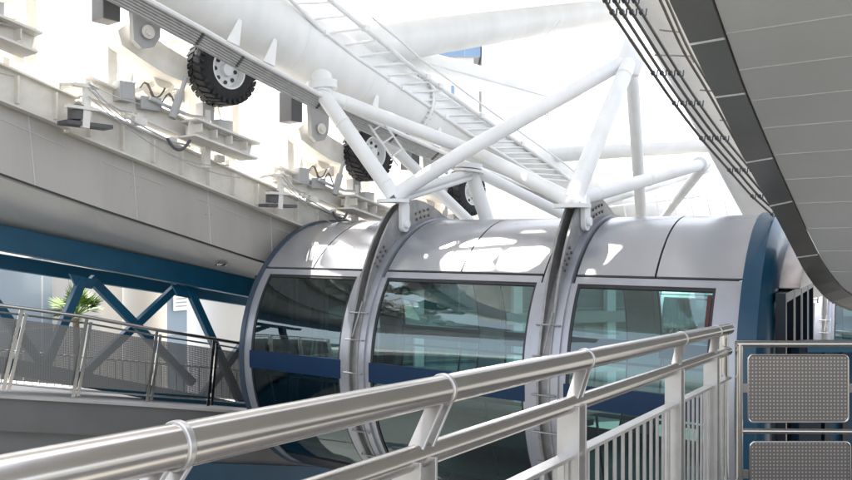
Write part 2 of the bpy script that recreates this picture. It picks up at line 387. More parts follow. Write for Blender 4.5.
MB().tube([pl(x, y, -2.9) for x, y in cr_], .52, 40).build('main_tube', 'white_paint', rim)
# cross tubes
for pa, pb, ra, rb in (((290, 57, 11.9), (660, 3, 18.5), .38, .235), ((385, 56, 13.8), (640, 116, 22.0), .27, .24), ((480, 158.5, 17.5), (790, 138, 16.5), .20, .20)):
    MB().tube([at(*pa), at(*pb)], [ra, rb], 32).build('cross_tube', 'white_paint', rim)
def strut(pts, r, name='strut'): return MB().tube([at(*p) for p in pts], r, 20).build(name, 'white_paint', rim)
H1 = (394, 196, 11.0); H2 = (572, 201, 9.62); Tn = (631, 58, 11.6)
strut([(322, 76, 11.4), (322, 96, 11.2)], .15)
strut([(321, 92, 11.2), H1], .115)
strut([(328, 96, 11.3), (470, 150, 11.9)], .105)
strut([(470, 150, 11.9), H2], .105)
strut([H1, (462, 153, 11.1), Tn], .112)
strut([Tn, H2], [.115, .125])
strut([Tn, (642, 228, 15.2)], .105)
strut([H2, (706, 163, 12.6)], .095)
strut([(706, 163, 12.6), (660, 222, 19)], .09)
strut([(590, 205, 13.5), (706, 170, 17.5)], .085)
strut([(352, 108, 12.6), (470, 222, 14.0)], .10)
strut([(470, 168, 12.6), (488, 224, 12.6)], .12)
strut([(478, 172, 12.6), (566, 216, 13.2)], .095)
strut([H1, (470, 172, 12.5)], .06)
strut([(398, 201, 11.1), (470, 178, 12.5)], .045)
fc = MB()
def fdisc(p, d, r, t=.04): p = at(*p); d = V(d).normalized(); fc.cut().tube([p-d*t, p+d*t], r, 24)
dA = at(*H1)-at(321, 92, 11.2)
fdisc((322, 87, 11.3), (.1, 0, -1), .23); fdisc((322, 83, 11.3), (.1, 0, -1), .23, .02)
fdisc((393, 201, 10.98), (0, 0, 1), .24, .025); fdisc((572, 206, 9.6), (0, 0, 1), .24, .025)
fdisc((469, 166, 12.5), (.1, 0, 1), .22); fdisc((469, 171, 12.5), (.1, 0, 1), .25, .02)
fdisc((700, 164.3, 12.4), at(706, 163, 12.6)-at(*H2), .13, .03)
fc.build_each('strut_flange', 'white_paint', rim)
# apex casting
MB().lathe([(-.3, .02), (-.28, .12), (-.1, .19), (.1, .19), (.28, .1), (.3, .02)], at(*Tn), (0, 0, 1), 24).build('apex_node', 'white_paint', rim)
# gusset webs on the tube
gs = MB()
GUS = [232, 268, 372, 436]
# ladder on the rim
lr = [(291, 0), (318, 27), (357, 58), (415, 97), (476, 138), (515, 162), (545, 181)]; rr_ = [(330, 0), (358, 23), (387, 46), (405, 62), (470, 109), (554, 167), (575, 184)]
KL = -8.15
lm = MB()
L1 = [pl(252, -38, KL)]+[pl(x, y, KL) for x, y in lr]; R1 = [pl(290, -38, KL+.05)]+[pl(x, y, KL+.05) for x, y in rr_]
lm.tube(L1, .032, 10); lm.tube(R1, .045, 10)
lm.tube([p+UP*.05+AX*.28 for p in R1[2:]], .018, 8)
ladder = lm.build('ladder', 'white_paint', rim)
def interp(P, t):
    d = [0]
    for a, b in zip(P, P[1:]): d.append(d[-1]+(b-a).length)
    s_ = t*d[-1]
    for i in range(len(P)-1):
        if s_ <= d[i+1]+1e-9: return P[i].lerp(P[i+1], (s_-d[i])/(d[i+1]-d[i]))
    return P[-1]
NR = 25
for i in range(NR):
    t = (i+.5)/NR; MB().tube([interp(L1, t), interp(R1, min(1, t*1.0))], .02, 8).build('rung', 'white_paint', ladder)
bk = MB()
for t in (.18, .36, .40, .55, .72):
    p = interp(R1, t); bk.cut().box(p+AX*.02, DR*.055, AX*.05, UP*.045)
    p = interp(L1, t); bk.cut().box(p+AX*.01, DR*.04, AX*.035, UP*.035)
bk.build_each('ladder_clamp', 'white_paint', ladder)
# pipe bundle (conduits strapped under the tube)
tr = [(60, -48), (145, -2), (200, 28), (250, 57), (300, 84), (345, 108), (410, 138), (470, 164), (530, 188), (600, 214)]
KT = -8.0
for x in GUS:
    p = pl(x, along(tr, x)-2, KT+.02); c = pl(x, along(cl, x), KM); d = (p-c).normalized()
    td = (pl(x+20, along(cl, x+20), KM)-c).normalized(); s1 = c+(d+UP*.35).normalized()*.54+td*.0
    gs.cut().prism([p+td*.10, p-td*.10, s1+td*.12, s1+td*.16], (AX*.2+UP*.1).normalized()*.03)
gs.build_each('tray_bracket', 'white_paint', rim)
q = MB(); q.strip([pl(x, y, KT)-AX*.02-UP*.015-AX*.02 for x, y in tr], [pl(x, y, KT)-AX*.22-UP*.152 for x, y in tr], -UP*.004); q.build('cable_tray', 'tray_metal', rim)
for i in range(7):
    q = MB(); o_ = i*.024
    q.tube([pl(x, y, KT)-AX*o_*1.3-UP*(o_*.95) for x, y in tr], .0125 if i else .035, 8)
    q.build('conduit', 'tray_metal' if i else 'white_paint', rim)
ck = MB()
for x in (110, 205, 245, 325, 398, 440, 505):
    p = pl(x, along(tr, x), KT); ck.cut()
    for i in range(7):
        o_ = i*.024; c = p-AX*o_*1.3-UP*o_*.95; ck.box(c+AX*.012+UP*.004, DR*.02, AX*.014, UP*.016)
ck.build_each('conduit_clamp', 'dark_box', rim)
# small access ladder beside the strut
sl = MB(); A_ = [(361, 113, 12.0), (398, 166, 12.2)]; B_ = [(372, 106, 12.1), (409, 158, 12.3)]
a0, a1, b0, b1 = at(*A_[0]), at(*A_[1]), at(*B_[0]), at(*B_[1])
sl.tube([a0, a1], .018, 8); sl.tube([b0, b1], .018, 8)
for i in range(4): t = (i+.3)/4; sl.tube([a0.lerp(a1, t), b0.lerp(b1, t)], .015, 8)
sl.build('access_ladder', 'white_paint', rim)
wd = MB()
for x in (150, 285, 352, 470):
    c = pl(x, along(cl, x), KM); c2_ = pl(x+6, along(cl, x+6), KM); d = (c2_-c).normalized(); wd.cut().tube([c-d*.012, c, c+d*.012], [.5505, .556, .5505], 40, cap=False)
for a, b, rr2, ts in ((at(*H1), at(*Tn), .112, (.2, .62)), (at(328, 96, 11.3), at(470, 150, 11.9), .105, (.12, .9)), (at(*Tn), at(*H2), .12, (.15, .85)), (at(321, 92, 11.2), at(*H1), .115, (.3, .88)), (at(*H2), at(706, 163, 12.6), .095, (.15, .5))):
    for t in ts: c = a.lerp(b, t); d = (b-a).normalized(); wd.cut().tube([c-d*.012, c, c+d*.012], [rr2, rr2+.007, rr2], 20, cap=False)
wd.build_each('weld_seam', 'white_paint', rim)
# light rails and stays in the far field of the rim
fr_ = MB()
for a, b, r_ in (((482, 120, 19), (592, 113, 21), .03), ((600, 112, 21), (700, 122, 21), .02), ((585, 210, 18), (700, 196, 20), .03), ((380, 50, 13.6), (560, 100, 16), .02), ((545, 36, 13), (560, 20, 12), .01), ((565, 58, 14), (612, 28, 12), .008), ((612, 28, 12), (612, 55, 12), .01)):
    fr_.cut().tube([at(*a), at(*b)], r_, 8)
fr_.build_each('stay', 'white_paint', rim)
# far chord of the rim, with cable railings
fch = MB()
for i in range(3):
    a, b = at(596+i*4, 196+i*5, 20), at(745, 196+i*3, 21); fch.cut().tube([a, b], .010, 6)
for i in range(8): fch.cut().tube([at(604+i*17, 194, 20), at(610+i*17, 222, 20)], .02, 6)
fch.build_each('walkway_rail', 'white_paint', rim)

# ================================================================== ADDED SHADE SCREEN over capsule and walkway (unseen, above the frame)
def roof_hit(px, py):                  # where a sight line meets the capsule's shell
    d = ray(px, py); nd = d.dot(n2); c = CEN+UP*RC; cn_ = c.dot(n2)
    A_ = nd*nd+d.z*d.z; B_ = -2*(nd*cn_+d.z*c.z); C_ = cn_*cn_+c.z*c.z-RC*RC; D_ = B_*B_-4*A_*C_
    return d*((-B_-math.sqrt(max(D_, 0)))/(2*A_))
ZR = 6.5
def sun_up(p): return p+SUN_DIR*((ZR-p.z)/SUN_DIR.z)
patches = [[(347, 238.5), (361, 232), (363, 235), (348, 242)], [(349, 246), (373, 237), (374, 241), (350, 250)], [(356, 253), (374, 243), (378, 248), (364, 261)],
           [(419, 245), (443, 234.5), (444, 237), (421, 247)], [(422, 253), (456, 238), (458, 242), (425, 257)],
           [(441, 262), (460, 246), (476, 239), (500, 238), (516, 241), (500, 250), (489, 262), (494, 268), (442, 271)], [(497, 268), (503, 255), (522, 243), (530, 242), (548, 250), (538, 262), (524, 270)],
           [(583, 276), (590, 258), (601, 244), (622, 246), (608, 259), (592, 275)], [(520, 233), (528, 229), (548, 229), (546, 232)], [(286, 254), (300, 243), (303, 244), (289, 256)]]
holes = [[(lambda q: (q.dot(DR), q.dot(AX)))(sun_up(roof_hit(*p))) for p in poly] for poly in patches]  # screen openings, projected sunward from the wanted patches on the capsule
def inside(x, y, poly):
    c = False; n = len(poly)
    for i in range(n):
        (x1, y1), (x2, y2) = poly[i], poly[(i+1) % n]
        if (y1 > y) != (y2 > y) and x < (x2-x1)*(y-y1)/(y2-y1)+x1: c = not c
    return c
sr = thing('shade_screen', 'pale unseen screen added to shade the capsule, with openings cut for sun patches', 'roof', DR*5+AX*-7+UP*ZR)
from mathutils.geometry import tessellate_polygon
fld = [V((12.5-15.5, -10.6, 0)), V((16.5, -10.6, 0)), V((16.5, -4.2, 0)), V((-3, -4.2, 0))]
loops = [fld]+[[V((a, b, 0)) for a, b in h] for h in holes if all(-10.5 < b < -4.3 for a, b in h)]
tri = tessellate_polygon(loops); flat = [p for l in loops for p in l]
q = MB(); q.add([DR*p.x+AX*p.y+UP*ZR for p in flat], [tuple(t) for t in tri])
q.build('shade_sheet', 'white_paint', sr)
q = MB()
for i in range(6): q.cut().beam(DR*(-2.5+i*2.2)+AX*-10.6+UP*(ZR+.15), DR*(-2.5+i*2.2)+AX*-4.2+UP*(ZR+.15), .12, .2)
for i in range(26):                     # added bars that break up the sun patches
    a = DR*(8.2+i*.34)+AX*-10.5+UP*(ZR-.04); q.cut().beam(a, a+AX*6.2+DR*1.1, .045+.03*(i % 3), .03)
q.build_each('shade_bar', 'white_paint', sr)

# ================================================================== TYRE DRIVE UNITS (left, on the upper platform)
KY = -9.05
TC = pl(222, 71, KY)
def drive_unit():
    root = thing('drive_unit', '', 'drive wheel', TC-UP*1.3, 0, 'rubber drive wheels pressing on the rim')
    b = .17; Rt = .49
    prof = [(-b, .27), (-b-.01, .33), (-b, .42), (-b*.8, Rt-.015), (-b*.5, Rt), (b*.5, Rt), (b*.8, Rt-.015), (b, .42), (b+.01, .33), (b, .27)]
    ty = MB().lathe(prof, TC, AX, 64)
    a = AX.cross(UP).normalized(); bb_ = AX.cross(a)
    for k in range(30):
        for sg in (-1, 1):
            an = 2*math.pi*(k+(.5 if sg > 0 else 0))/30; d = a*math.cos(an)+bb_*math.sin(an); t = AX.cross(d)
            ty.box(TC+AX*sg*.088+d*(Rt+.004), AX*.078+t*.03*sg, t*.034, d*.014)
            ty.box(TC+AX*sg*(b-.008)+d*(Rt-.035), AX*.018, t*.024, d*.03)
    tyre = ty.build('tyre', 'rubber', root)
    hb = MB().lathe([(-b+.02, .275), (b-.01, .285), (b+.005, .285), (b+.005, .262), (b-.05, .25), (b-.11, .235), (b-.09, .10), (b-.02, .085), (b-.02, .0)], TC, AX, 40)
    hb.lathe([(-b+.02, .275), (-b+.05, .0)], TC, AX, 32)
    hub = hb.build('hub', 'white_paint', root)
    ho = MB()
    for k in range(8):
        an = 2*math.pi*k/8; d = a*math.cos(an)+bb_*math.sin(an); c = TC+AX*(b-.095)+d*.175; ho.cut().tube([c, c+AX*.012], .030, 12)
    ho.build_each('hub_hole', 'dark_trim', hub)
    # swing arm: bent box beam from the pivot to the axle
    K2 = KY-.12
    up_ = [(118, 30), (126, 24), (136, 26), (150, 34), (168, 47), (186, 58), (212, 62), (214, 84), (190, 84), (165, 74), (140, 58), (122, 45)]
    MB().prism([pl(x, y, K2) for x, y in up_], -AX*.30).build('swing_arm', 'machine_paint', root, bevel=.02)
    pv = [(131, -18), (163, -8), (160, 38), (154, 47), (142, 48), (134, 40)]
    MB().prism([pl(x, y, KY+.06) for x, y in pv], -AX*.09).build('pivot_plate', 'grey_paint', root, bevel=.01)
    c = pl(148, 32, KY+.1); pn = MB(); pn.tube([c-AX*.3, c+AX*.05], .05, 16); pn.tube([c, c+AX*.02], .09, 20); pn.build('pivot_pin', 'machine_paint', root)
    dk = MB(); dk.beam(pl(106, -16, KY-.15), pl(106, 22, KY-.15), .3, .24, AX, DR); dk.build('motor_box', 'dark_box', root, bevel=.015)
    cy = MB(); c = pl(152, 80, KY-.7)
    cy.lathe([(-.3, .01), (-.3, .2), (-.2, .27), (.05, .27), (.05, .3), (.12, .3), (.12, .2), (.3, .16), (.3, .01)], c, AX, 28)
    for i in range(5): cy.lathe([(-.2+i*.05, .27), (-.2+i*.05, .295), (-.18+i*.05, .295), (-.18+i*.05, .27)], c, AX, 28)
    cy.build('motor', 'machine_paint', root)
    # frame: posts and I-beams down to the platform edge
    KB = KY-.35
    ib = MB(); ib.ibeam(pl(82, 86, KB), pl(212, 142, KB), .24, .27, AX, .025); ib.build('support_beam', 'machine_paint', root)
    ib = MB(); ib.ibeam(pl(188, 128, KB+.32), pl(250, 152, KB+.32), .42, .26, AX, .03)
    for i in range(4): ib.beam(pl(194+i*15, 126+i*6, KB+.32)-UP*.1, pl(194+i*15, 126+i*6, KB+.32)+UP*.02, .38, .015, AX, DR)
    ib.build('beam_head', 'machine_paint', root)
    ib = MB(); ib.ibeam(pl(70, 117, KB-.15), pl(266, 199, KB-.15), .22, .44, AX, .025)
    for i in range(7): p = pl(70, 117, KB-.15).lerp(pl(266, 199, KB-.15), (i+.5)/7); ib.box(p+AX*.05, DR*.012, AX*.05, UP*.17)
    ib.build('base_beam', 'machine_paint', root)
    for (x, y0, y1, k, wd) in ((110, 44, 104, -.5, .14), (190, 86, 142, -.7, .12), (196, 60, 140, -1.0, .10), (233, 100, 160, -.9, .14), (206, 110, 168, -.2, .1)):
        q = MB(); q.beam(pl(x, y0, KY+k), pl(x, y1, KY+k), wd, wd, AX, DR); q.build('post', 'machine_paint', root, bevel=.008)
    rl = MB(); c = pl(78, 113, KB+.2)
    q = MB(); q.beam(pl(88, 80, KB+.3), pl(85, 128, KB+.3), .06, .09, AX, DR); q.box(pl(85, 86, KB+.3), DR*.16, AX*.05, UP*.02); q.box(pl(82, 108, KB+.3), DR*.2, AX*.05, UP*.02)
    for i in range(3): q.beam(pl(60, 84+i*2, KB+.3-i*.1), pl(92, 84+i*2, KB+.3-i*.1), .04, .03, AX)
    q.build('guide_bracket', 'machine_paint', root)
    rl.tube([c-UP*.09, c+UP*.09], .12, 24); rl.box(c-UP*.14+DR*.1, DR*.3, AX*.12, UP*.025)
    rl.build('guide_roller', 'dark_box', root)
    wr = MB()
    for i, (a_, b_, sag) in enumerate((((88, 82), (170, 145), .12), ((88, 88), (230, 165), .3), ((88, 96), (240, 178), .2), ((90, 84), (140, 104), .03))):
        A0, B0 = pl(*a_, KB+.36), pl(*b_, KB+.36)
        wr.cut().tube([A0.lerp(B0, t/8)-UP*sag*4*(t/8)*(1-t/8) for t in range(9)], .007, 5)
    wr.build_each('wire', 'grey_paint', root)
    hs = MB().cut(); A0, B0 = pl(167, 138, KB+.4), pl(190, 140, KB+.4)
    hs.tube([A0.lerp(B0, t/10)-UP*.30*(t/10)*(1-t/10)*2 for t in range(11)], .022, 8); 
    A0, B0 = pl(150, 92, KY-.3), pl(165, 88, KY-.3); hs.cut().tube([A0.lerp(B0, t/10)-UP*.4*(t/10)*(1-t/10) for t in range(11)], .012, 6)
    hs.build_each('hose', 'dark_box', root)
    vl = MB()
    for i in range(16):
        x = random.uniform(120, 245); y = along([(100, 100), (250, 165)], x)+random.uniform(0, 10)
        c = pl(x, y, KY-random.uniform(.1, .9)); s_ = random.uniform(.02, .07); vl.cut().box(c, DR*s_*random.uniform(.6, 2), AX*s_, UP*s_*random.uniform(.5, 1.2))
    for i in range(5):
        x = random.uniform(120, 240); y = along([(100, 98), (250, 160)], x); vl.cut().tube([pl(x, y, KY-.6), pl(x+random.uniform(10, 30), y+random.uniform(0, 14), KY-.5)], .02, 8)
    vl.build_each('fitting', 'machine_paint', root)
    q = MB(); a_, b_ = pl(172, 118, KY-.05), pl(186, 78, KY-.05); q.tube([a_, a_.lerp(b_, .6)], .055, 14); q.tube([a_.lerp(b_, .55), b_], .03, 12)
    q.build('hydraulic_ram', 'grey_paint', root)
    q = MB()
    for (x, y, w_, h_, k) in ((124, 92, .11, .13, .1), (148, 104, .16, .09, .05), (205, 112, .10, .12, .1), (222, 126, .13, .08, .2), (98, 96, .08, .12, -.1), (176, 96, .09, .10, -.5)):
        c = pl(x, y, KB+k); q.cut().box(c, DR*w_, AX*.09, UP*h_); q.box(c+AX*.09, DR*w_*.8, AX*.006, UP*h_*.8)
    q.build_each('housing', 'grey_paint', root, bevel=.006)
    q = MB()
    for i, (x0, y0, x1, y1, k) in enumerate(((92, 92, 132, 112, .3), (118, 86, 150, 74, -.3), (150, 98, 206, 118, .2), (128, 118, 190, 146, .3), (200, 122, 246, 140, .4), (134, 60, 128, 98, -.2), (214, 92, 224, 128, -.1), (160, 84, 176, 92, -.3))):
        A0, B0 = pl(x0, y0, KB+k), pl(x1, y1, KB+k); q.cut().tube([A0, A0.lerp(B0, .3)-UP*.03, A0.lerp(B0, .7)-UP*.05, B0], .014+.006*(i % 3), 8)
    q.build_each('pipe', 'tray_metal', root)
    q = MB()
    for i in range(6):
        A0 = pl(140+i*4, 88+i*1.5, KY-.35); q.cut().tube([A0+UP*.12*math.sin(t*.9+i)+DR*.05*t-UP*.02*t for t in range(7)], .010, 6)
    q.build_each('cable', 'cable_metal', root)
    q = MB(); q.beam(pl(120, 96, KY-.5), pl(210, 62, KY-.5), .07, .07, AX); q.build('brace', 'machine_paint', root)
    q = MB(); q.beam(pl(100, 60, KY-1.1), pl(236, 118, KY-1.1), .1, .14, AX); q.build('cross_rail', 'machine_paint', root)
    return root
du = drive_unit()
base0 = du.location.copy()
units = [(du, 'large black rubber drive wheel at upper left above the platform edge', None),
         (None, 'middle rubber drive wheel half hidden behind the slanting white strut', pl(368, 153, KY)),
         (None, 'farthest rubber drive wheel seen between white struts over the capsule roof', pl(466, 192, KY)),
         (None, 'rubber drive wheel unit cut off by the upper left corner', pl(-16, -66, KY))]
for i, (o, lab, p) in enumerate(units):
    if o is None:
        o = copy_tree(du); o.location = base0+(p-TC)
    o['label'] = lab

# ================================================================== UPPER PLATFORM (clad edge, left)
KF = -9.6
top = [(-420, -160), (-200, -20), (0, 98), (100, 141), (200, 182), (260, 207), (330, 232), (420, 262)]
bot = [(-420, -10), (-200, 92), (0, 173), (100, 208), (180, 234), (265, 262), (330, 280), (420, 302)]
pf = thing('upper_platform', 'curved grey clad platform edge sweeping down behind the capsule', 'platform', pl(100, 208, KF))
A = [pl(x, y, KF) for x, y in top]; B = [pl(x, y, KF+.04) for x, y in bot]
# resample both to a common set of columns
def resample(P, n): return [interp(P, i/n) for i in range(n+1)]
A, B = resample(A, 24), resample(B, 24)
A.insert(0, A[0]-DR*14+UP*6.5); B.insert(0, B[0]-DR*14+UP*6.5)
MB().strip(A, B, -AX*.06).build('fascia', 'cladding', pf)
se = MB()
for t in (.10, .22, .335, .455, .56, .665, .77, .86):
    a, b = interp(A[1:], t), interp(B[1:], t); se.cut().beam(a+AX*.003, b+AX*.003, .008, .010, AX)
a2 = [a.lerp(b, .30)+AX*.004 for a, b in zip(A, B)]
for p, q in zip(a2[5:19:3], a2[7:21:3]): se.cut().beam(p, q, .01, .008, AX)
se.build_each('panel_joint', 'pale_seam', pf)
rv = MB()
for t in (.455, .56, .665, .77):
    for f_ in (.08, .5, .92):
        for d_ in (-.05, .05): c = interp(A[1:], t).lerp(interp(B[1:], t), f_)+DR*d_; rv.cut().tube([c, c+AX*.008], .011, 8)
rv.build_each('rivet', 'grey_paint', pf)
C1 = [p-AX*.35+UP*.02 for p in B]; C0 = [p-AX*.05+UP*.02 for p in B]; D1 = [pl(CX+FPX*p.x/p.y, 226+.225*(CX+FPX*p.x/p.y), -11.1) for p in B[1:]]; D1.insert(0, D1[0]-DR*14+UP*6.5)
MB().strip(B, [p-AX*.10+UP*.06 for p in B], -UP*.03).build('edge_lip', 'dark_trim', pf)
MB().strip([p-AX*.10+UP*.05 for p in B], C1, UP*.05).build('sloping_soffit', 'cladding', pf)
MB().strip(C1, D1, UP*.05).build('soffit', 'canopy_soffit', pf)
MB().strip([p-UP*.02 for p in A], [p-AX*4.0-UP*.02 for p in A], -UP*.12).build('deck', 'deck', pf)
lp = MB()
for t in (.585,): lp.cut().lathe([(0, .0), (0, .09), (.02, .10), (.03, .10)], interp(C1[1:], t).lerp(interp(D1[1:], t), .45)-UP*.035-UP*.02, (0, 0, 1), 20)
lp.build_each('downlight', 'steel', pf)

# blue truss under it
tb = thing('blue_truss', 'dark blue steel truss of beams and diagonals under the left platform', 'truss', pl(82, 330, -11.2))
K1, K2_ = -11.0, -12.2
for k, ya, yb, ht in ((K1, 188, 298, .34), (K2_, 222, 309, .22)):
    a = pl(-250, ya, k); b = pl(300, yb, k); MB().beam(a, b, .3, ht, AX).build('chord', 'blue_steel', tb, bevel=.01)
dg = [((82, 280), (52, 350)), ((90, 278), (172, 362)), ((184, 280), (96, 362)), ((186, 282), (236, 392)), ((-30, 268), (30, 350)), ((276, 300), (200, 400)), ((-45, 262), (-90, 350))]
for i, (a, b) in enumerate(dg):
    k = K1-.15-(i % 3)*.17; MB().beam(pl(*a, k), pl(a[0]+(b[0]-a[0])*1.25, a[1]+(b[1]-a[1])*1.25, k), .12, .13, AX).build('diagonal', 'blue_steel', tb, bevel=.008)
for (x, y) in ((84, 277), (186, 287)):
    MB().prism([pl(x-14, y-3, K1-.12), pl(x+14, y+3, K1-.12), pl(x+8, y+12, K1-.12), pl(x-8, y+9, K1-.12)], -AX*.05).build('gusset', 'blue_steel', tb)
MB().beam(pl(-250, 318, K1), pl(300, 420, K1), .2, .22, AX).build('chord', 'blue_steel', tb)

# ================================================================== LOWER PLATFORM with fence
K0 = -10.15
t2 = [(-450, 372), (-200, 386), (0, 397), (120, 404), (235, 412), (330, 420), (450, 430)]
b2_ = [(-450, 425), (-200, 428), (0, 430), (120, 437), (235, 443), (330, 449), (450, 458)]
lpf = thing('lower_platform', 'grey slab platform with a sunlit deck below the left mesh fence', 'platform', pl(120, 437, K0))
A2 = resample([pl(x, y, K0) for x, y in t2], 12); B2 = resample([pl(x, y, K0) for x, y in b2_], 12)
A2.insert(0, A2[0]-DR*16+UP*4); B2.insert(0, B2[0]-DR*16+UP*4)
MB().strip(A2, B2, -AX*.2).build('slab_edge', 'slab_edge', lpf)
MB().strip([p+UP*.03+AX*.05 for p in A2], [p+UP*.03-AX*2.4 for p in A2], -UP*.04).build('deck', 'deck', lpf)
MB().strip([p-AX*.14 for p in B2], [p-AX*.14-UP*2.5 for p in B2], -AX*.1).build('skirt', 'concrete', lpf)
MB().strip([p-UP*.34+AX*.06 for p in B2], [p-UP*1.5+AX*.06 for p in B2], -AX*.12).build('girder', 'blue_paint', lpf)
fe = thing('mesh_fence', 'steel railing with dark perforated mesh panels on the left platform', 'fence', pl(73, 397, -10.26))
KE = -10.22
tp = [(-60, -200), (22, 308), (87, 317), (157, 330), (214, 339), (262, 347), (320, 356), (380, 366)]
tp[0] = (-60, 298); btm = [(-90, 386), (3, 391), (73, 397), (147, 402), (208, 406), (258, 410), (318, 416), (380, 422)]
for (a, b) in zip(tp, btm):
    pa, pb = pl(*a, KE), pl(*b, KE); d = (pa-pb).normalized()
    q = MB(); q.cut().beam(pb, pa, .012, .05, AX, DR); q.cut().beam(pb+DR*.07, pb+DR*.07+(pa-pb)*.93, .012, .045, AX, DR); q.build_each('post', 'steel', fe)
q = MB(); q.tube([pl(*a, KE) for a in tp], .026, 12); q.build('top_rail', 'steel', fe)
q = MB(); q.tube([pl(*a, KE-.08)-UP*.09 for a in tp], .014, 8); q.build('second_rail', 'steel', fe)
q = MB(); q.tube([pl(*a, KE-.02)+UP*.10 for a in btm], .014, 8); q.build('bottom_rail', 'steel', fe)
for i in range(len(tp)-1):
    a0, a1, b0, b1 = [pl(*p, KE-.03) for p in (tp[i], tp[i+1], btm[i], btm[i+1])]
    a0 = b0.lerp(a0, .86).lerp(b1.lerp(a1, .86), .05); a1 = b1.lerp(a1, .86); a1 = a1.lerp(a0, .03)
    c0 = b0.lerp(a0, .16).lerp(b1, .04); c1 = b1.lerp(a1, .16)
    MB().strip([a0, a1], [c0, c1], -AX*.004).build('mesh_panel', 'fence_mesh', fe)
# baluster railing on the far edge of the deck
fb2 = thing('baluster_railing', 'plain vertical bar railing beyond the dark mesh fence', 'railing', pl(120, 400, -12))
q = MB(); q.cut().tube([pl(-100, 342, -12.1), pl(260, 372, -12.1)], .02, 8); q.cut().tube([pl(-100, 392, -12.1), pl(260, 404, -12.1)], .02, 8); q.build_each('rail', 'steel', fb2)
for i in range(46):
    x = -90+i*7.6; MB().tube([pl(x, along([(-100, 342), (260, 372)], x), -12.1), pl(x, along([(-100, 392), (260, 404)], x), -12.1)], .012, 5).build('baluster', 'steel', fb2)

# ================================================================== BACKDROP BUILDINGS
def block(name, mat, k, x0, x1, ztop, label, cat, depth=8, zbot=-9.0):
    r0, r1 = pl(x0, 240, k), pl(x1, 240, k); o = (r0+r1)/2; o.z = zbot
    t = thing(name, label, cat, o); q = MB()
    q.prism([V((r0.x, r0.y, zbot)), V((r1.x, r1.y, zbot)), V((r1.x, r1.y, ztop)), V((r0.x, r0.y, ztop))], -AX*depth); q.build('wall', mat, t)
    q = MB(); d = (r1-r0).normalized(); c = (r0+r1)/2-AX*depth/2; q.box((c.x, c.y, ztop+.16), d*((r1-r0).length/2+.2), AX*(depth/2+.2), UP*.15); q.build('parapet', 'white_wall', t)
    return t
gb = block('glass_building', 'glass_facade', -26, -500, 120, -.6, 'pale blue glass clad building behind the left truss', 'building')
wp = block('panel_building', 'beige_wall', -22, 100, 134, .5, 'narrow beige wall block between the glass building and the round column', 'building', 3)
gb2 = block('panel_annex', 'glass_facade', -21, 150, 260, -.2, 'low blue panelled annex with a small sign behind the truss', 'building', 4)
p = pl(181, 301, -20.9); q = MB(); q.box(p, DR*.28, AX*.02, UP*.30); sg_ = q.build('sign_plate', 'white_wall', gb2)
q = MB()
for i in range(4): q.cut().box(p+AX*.03+UP*(.2-.12*i), DR*.2, AX*.006, UP*.018)
q.build_each('sign_line', 'grey_paint', sg_)
cc = pl(145, 240, -17); q = MB(); q.tube([V((cc.x, cc.y, -9)), V((cc.x, cc.y, -.5))], .52, 32)
tag(q.build('round_column', 'beige_wall', origin=(cc.x, cc.y, -9)), 'thick beige round column seen between blue diagonals', 'column')
cc = pl(228, 240, -15); tk = thing('storage_tank', 'plain white cylindrical tank left of the capsule end', 'tank', (cc.x, cc.y, -9))
q = MB(); q.tube([V((cc.x, cc.y, -9)), V((cc.x, cc.y, -.9))], .95, 48); q.build('tank_body', 'white_wall', tk)
q = MB(); q.tube([V((cc.x, cc.y, -.9)), V((cc.x, cc.y, -.75))], 1.0, 48); q.build('tank_rim', 'white_wall', tk)
for i, (x, lab) in enumerate(((-60, 'pale distant post left of the upper left drive wheel'), (20, 'pale distant post standing just left of the first guide bracket'), (60, 'pale distant post right above the first guide bracket'), (178, 'pale distant post behind the first swing arm'), (262, 'pale distant post between the first two drive wheels'), (284, 'pale distant post close left of the second swing arm'))):
    c = pl(x, 240, -13.5-i % 2*2.5); zt = .8+pl(x, 100, -9.6).z; zd = min(A, key=lambda p: abs((p-c).dot(DR))).z+.05; t = thing('platform_post', lab, 'post', (c.x, c.y, zd), 0, 'pale posts behind the drive wheels')
    q = MB(); q.ibeam(V((c.x, c.y, -3)), V((c.x, c.y, zt+4.2)), .34, .34, AX, .03) if False else q.beam(V((c.x, c.y, zd)), V((c.x, c.y, zt+4.2)), .3, .3, AX, DR); q.build('shaft', 'machine_paint', t, bevel=.01)
    q = MB(); q.box((c.x, c.y, zt+2.0), DR*.24, AX*.24, UP*.05); q.build('collar', 'machine_paint', t)
bt_ = at(455, 0, 140); t = thing('blue_tower', 'small blue glass tower seen between two white cross tubes', 'building', (bt_.x, bt_.y, -9))
q = MB(); q.box((bt_.x, bt_.y, 36), (4.4, 0, 0), (0, 5, 0), (0, 0, 3)); q.build('glass_wall', 'blue_tower', t)
q = MB(); q.box((bt_.x-.4, bt_.y, 12), (3.6, 0, 0), (0, 4.6, 0), (0, 0, 21)); q.build('lower_wall', 'white_wall', t)
q = MB(); q.box((bt_.x-.6, bt_.y-4.7, 26), (.25, 0, 0), (0, .05, 0), (0, 0, 6.5)); q.build('glass_strip', 'blue_tower', t)
q = MB(); q.box((bt_.x+6.2, bt_.y-1, 15.5), (1.6, 0, 0), (0, 5, 0), (0, 0, 24.5)); q.build('stair_core', 'white_wall', t)
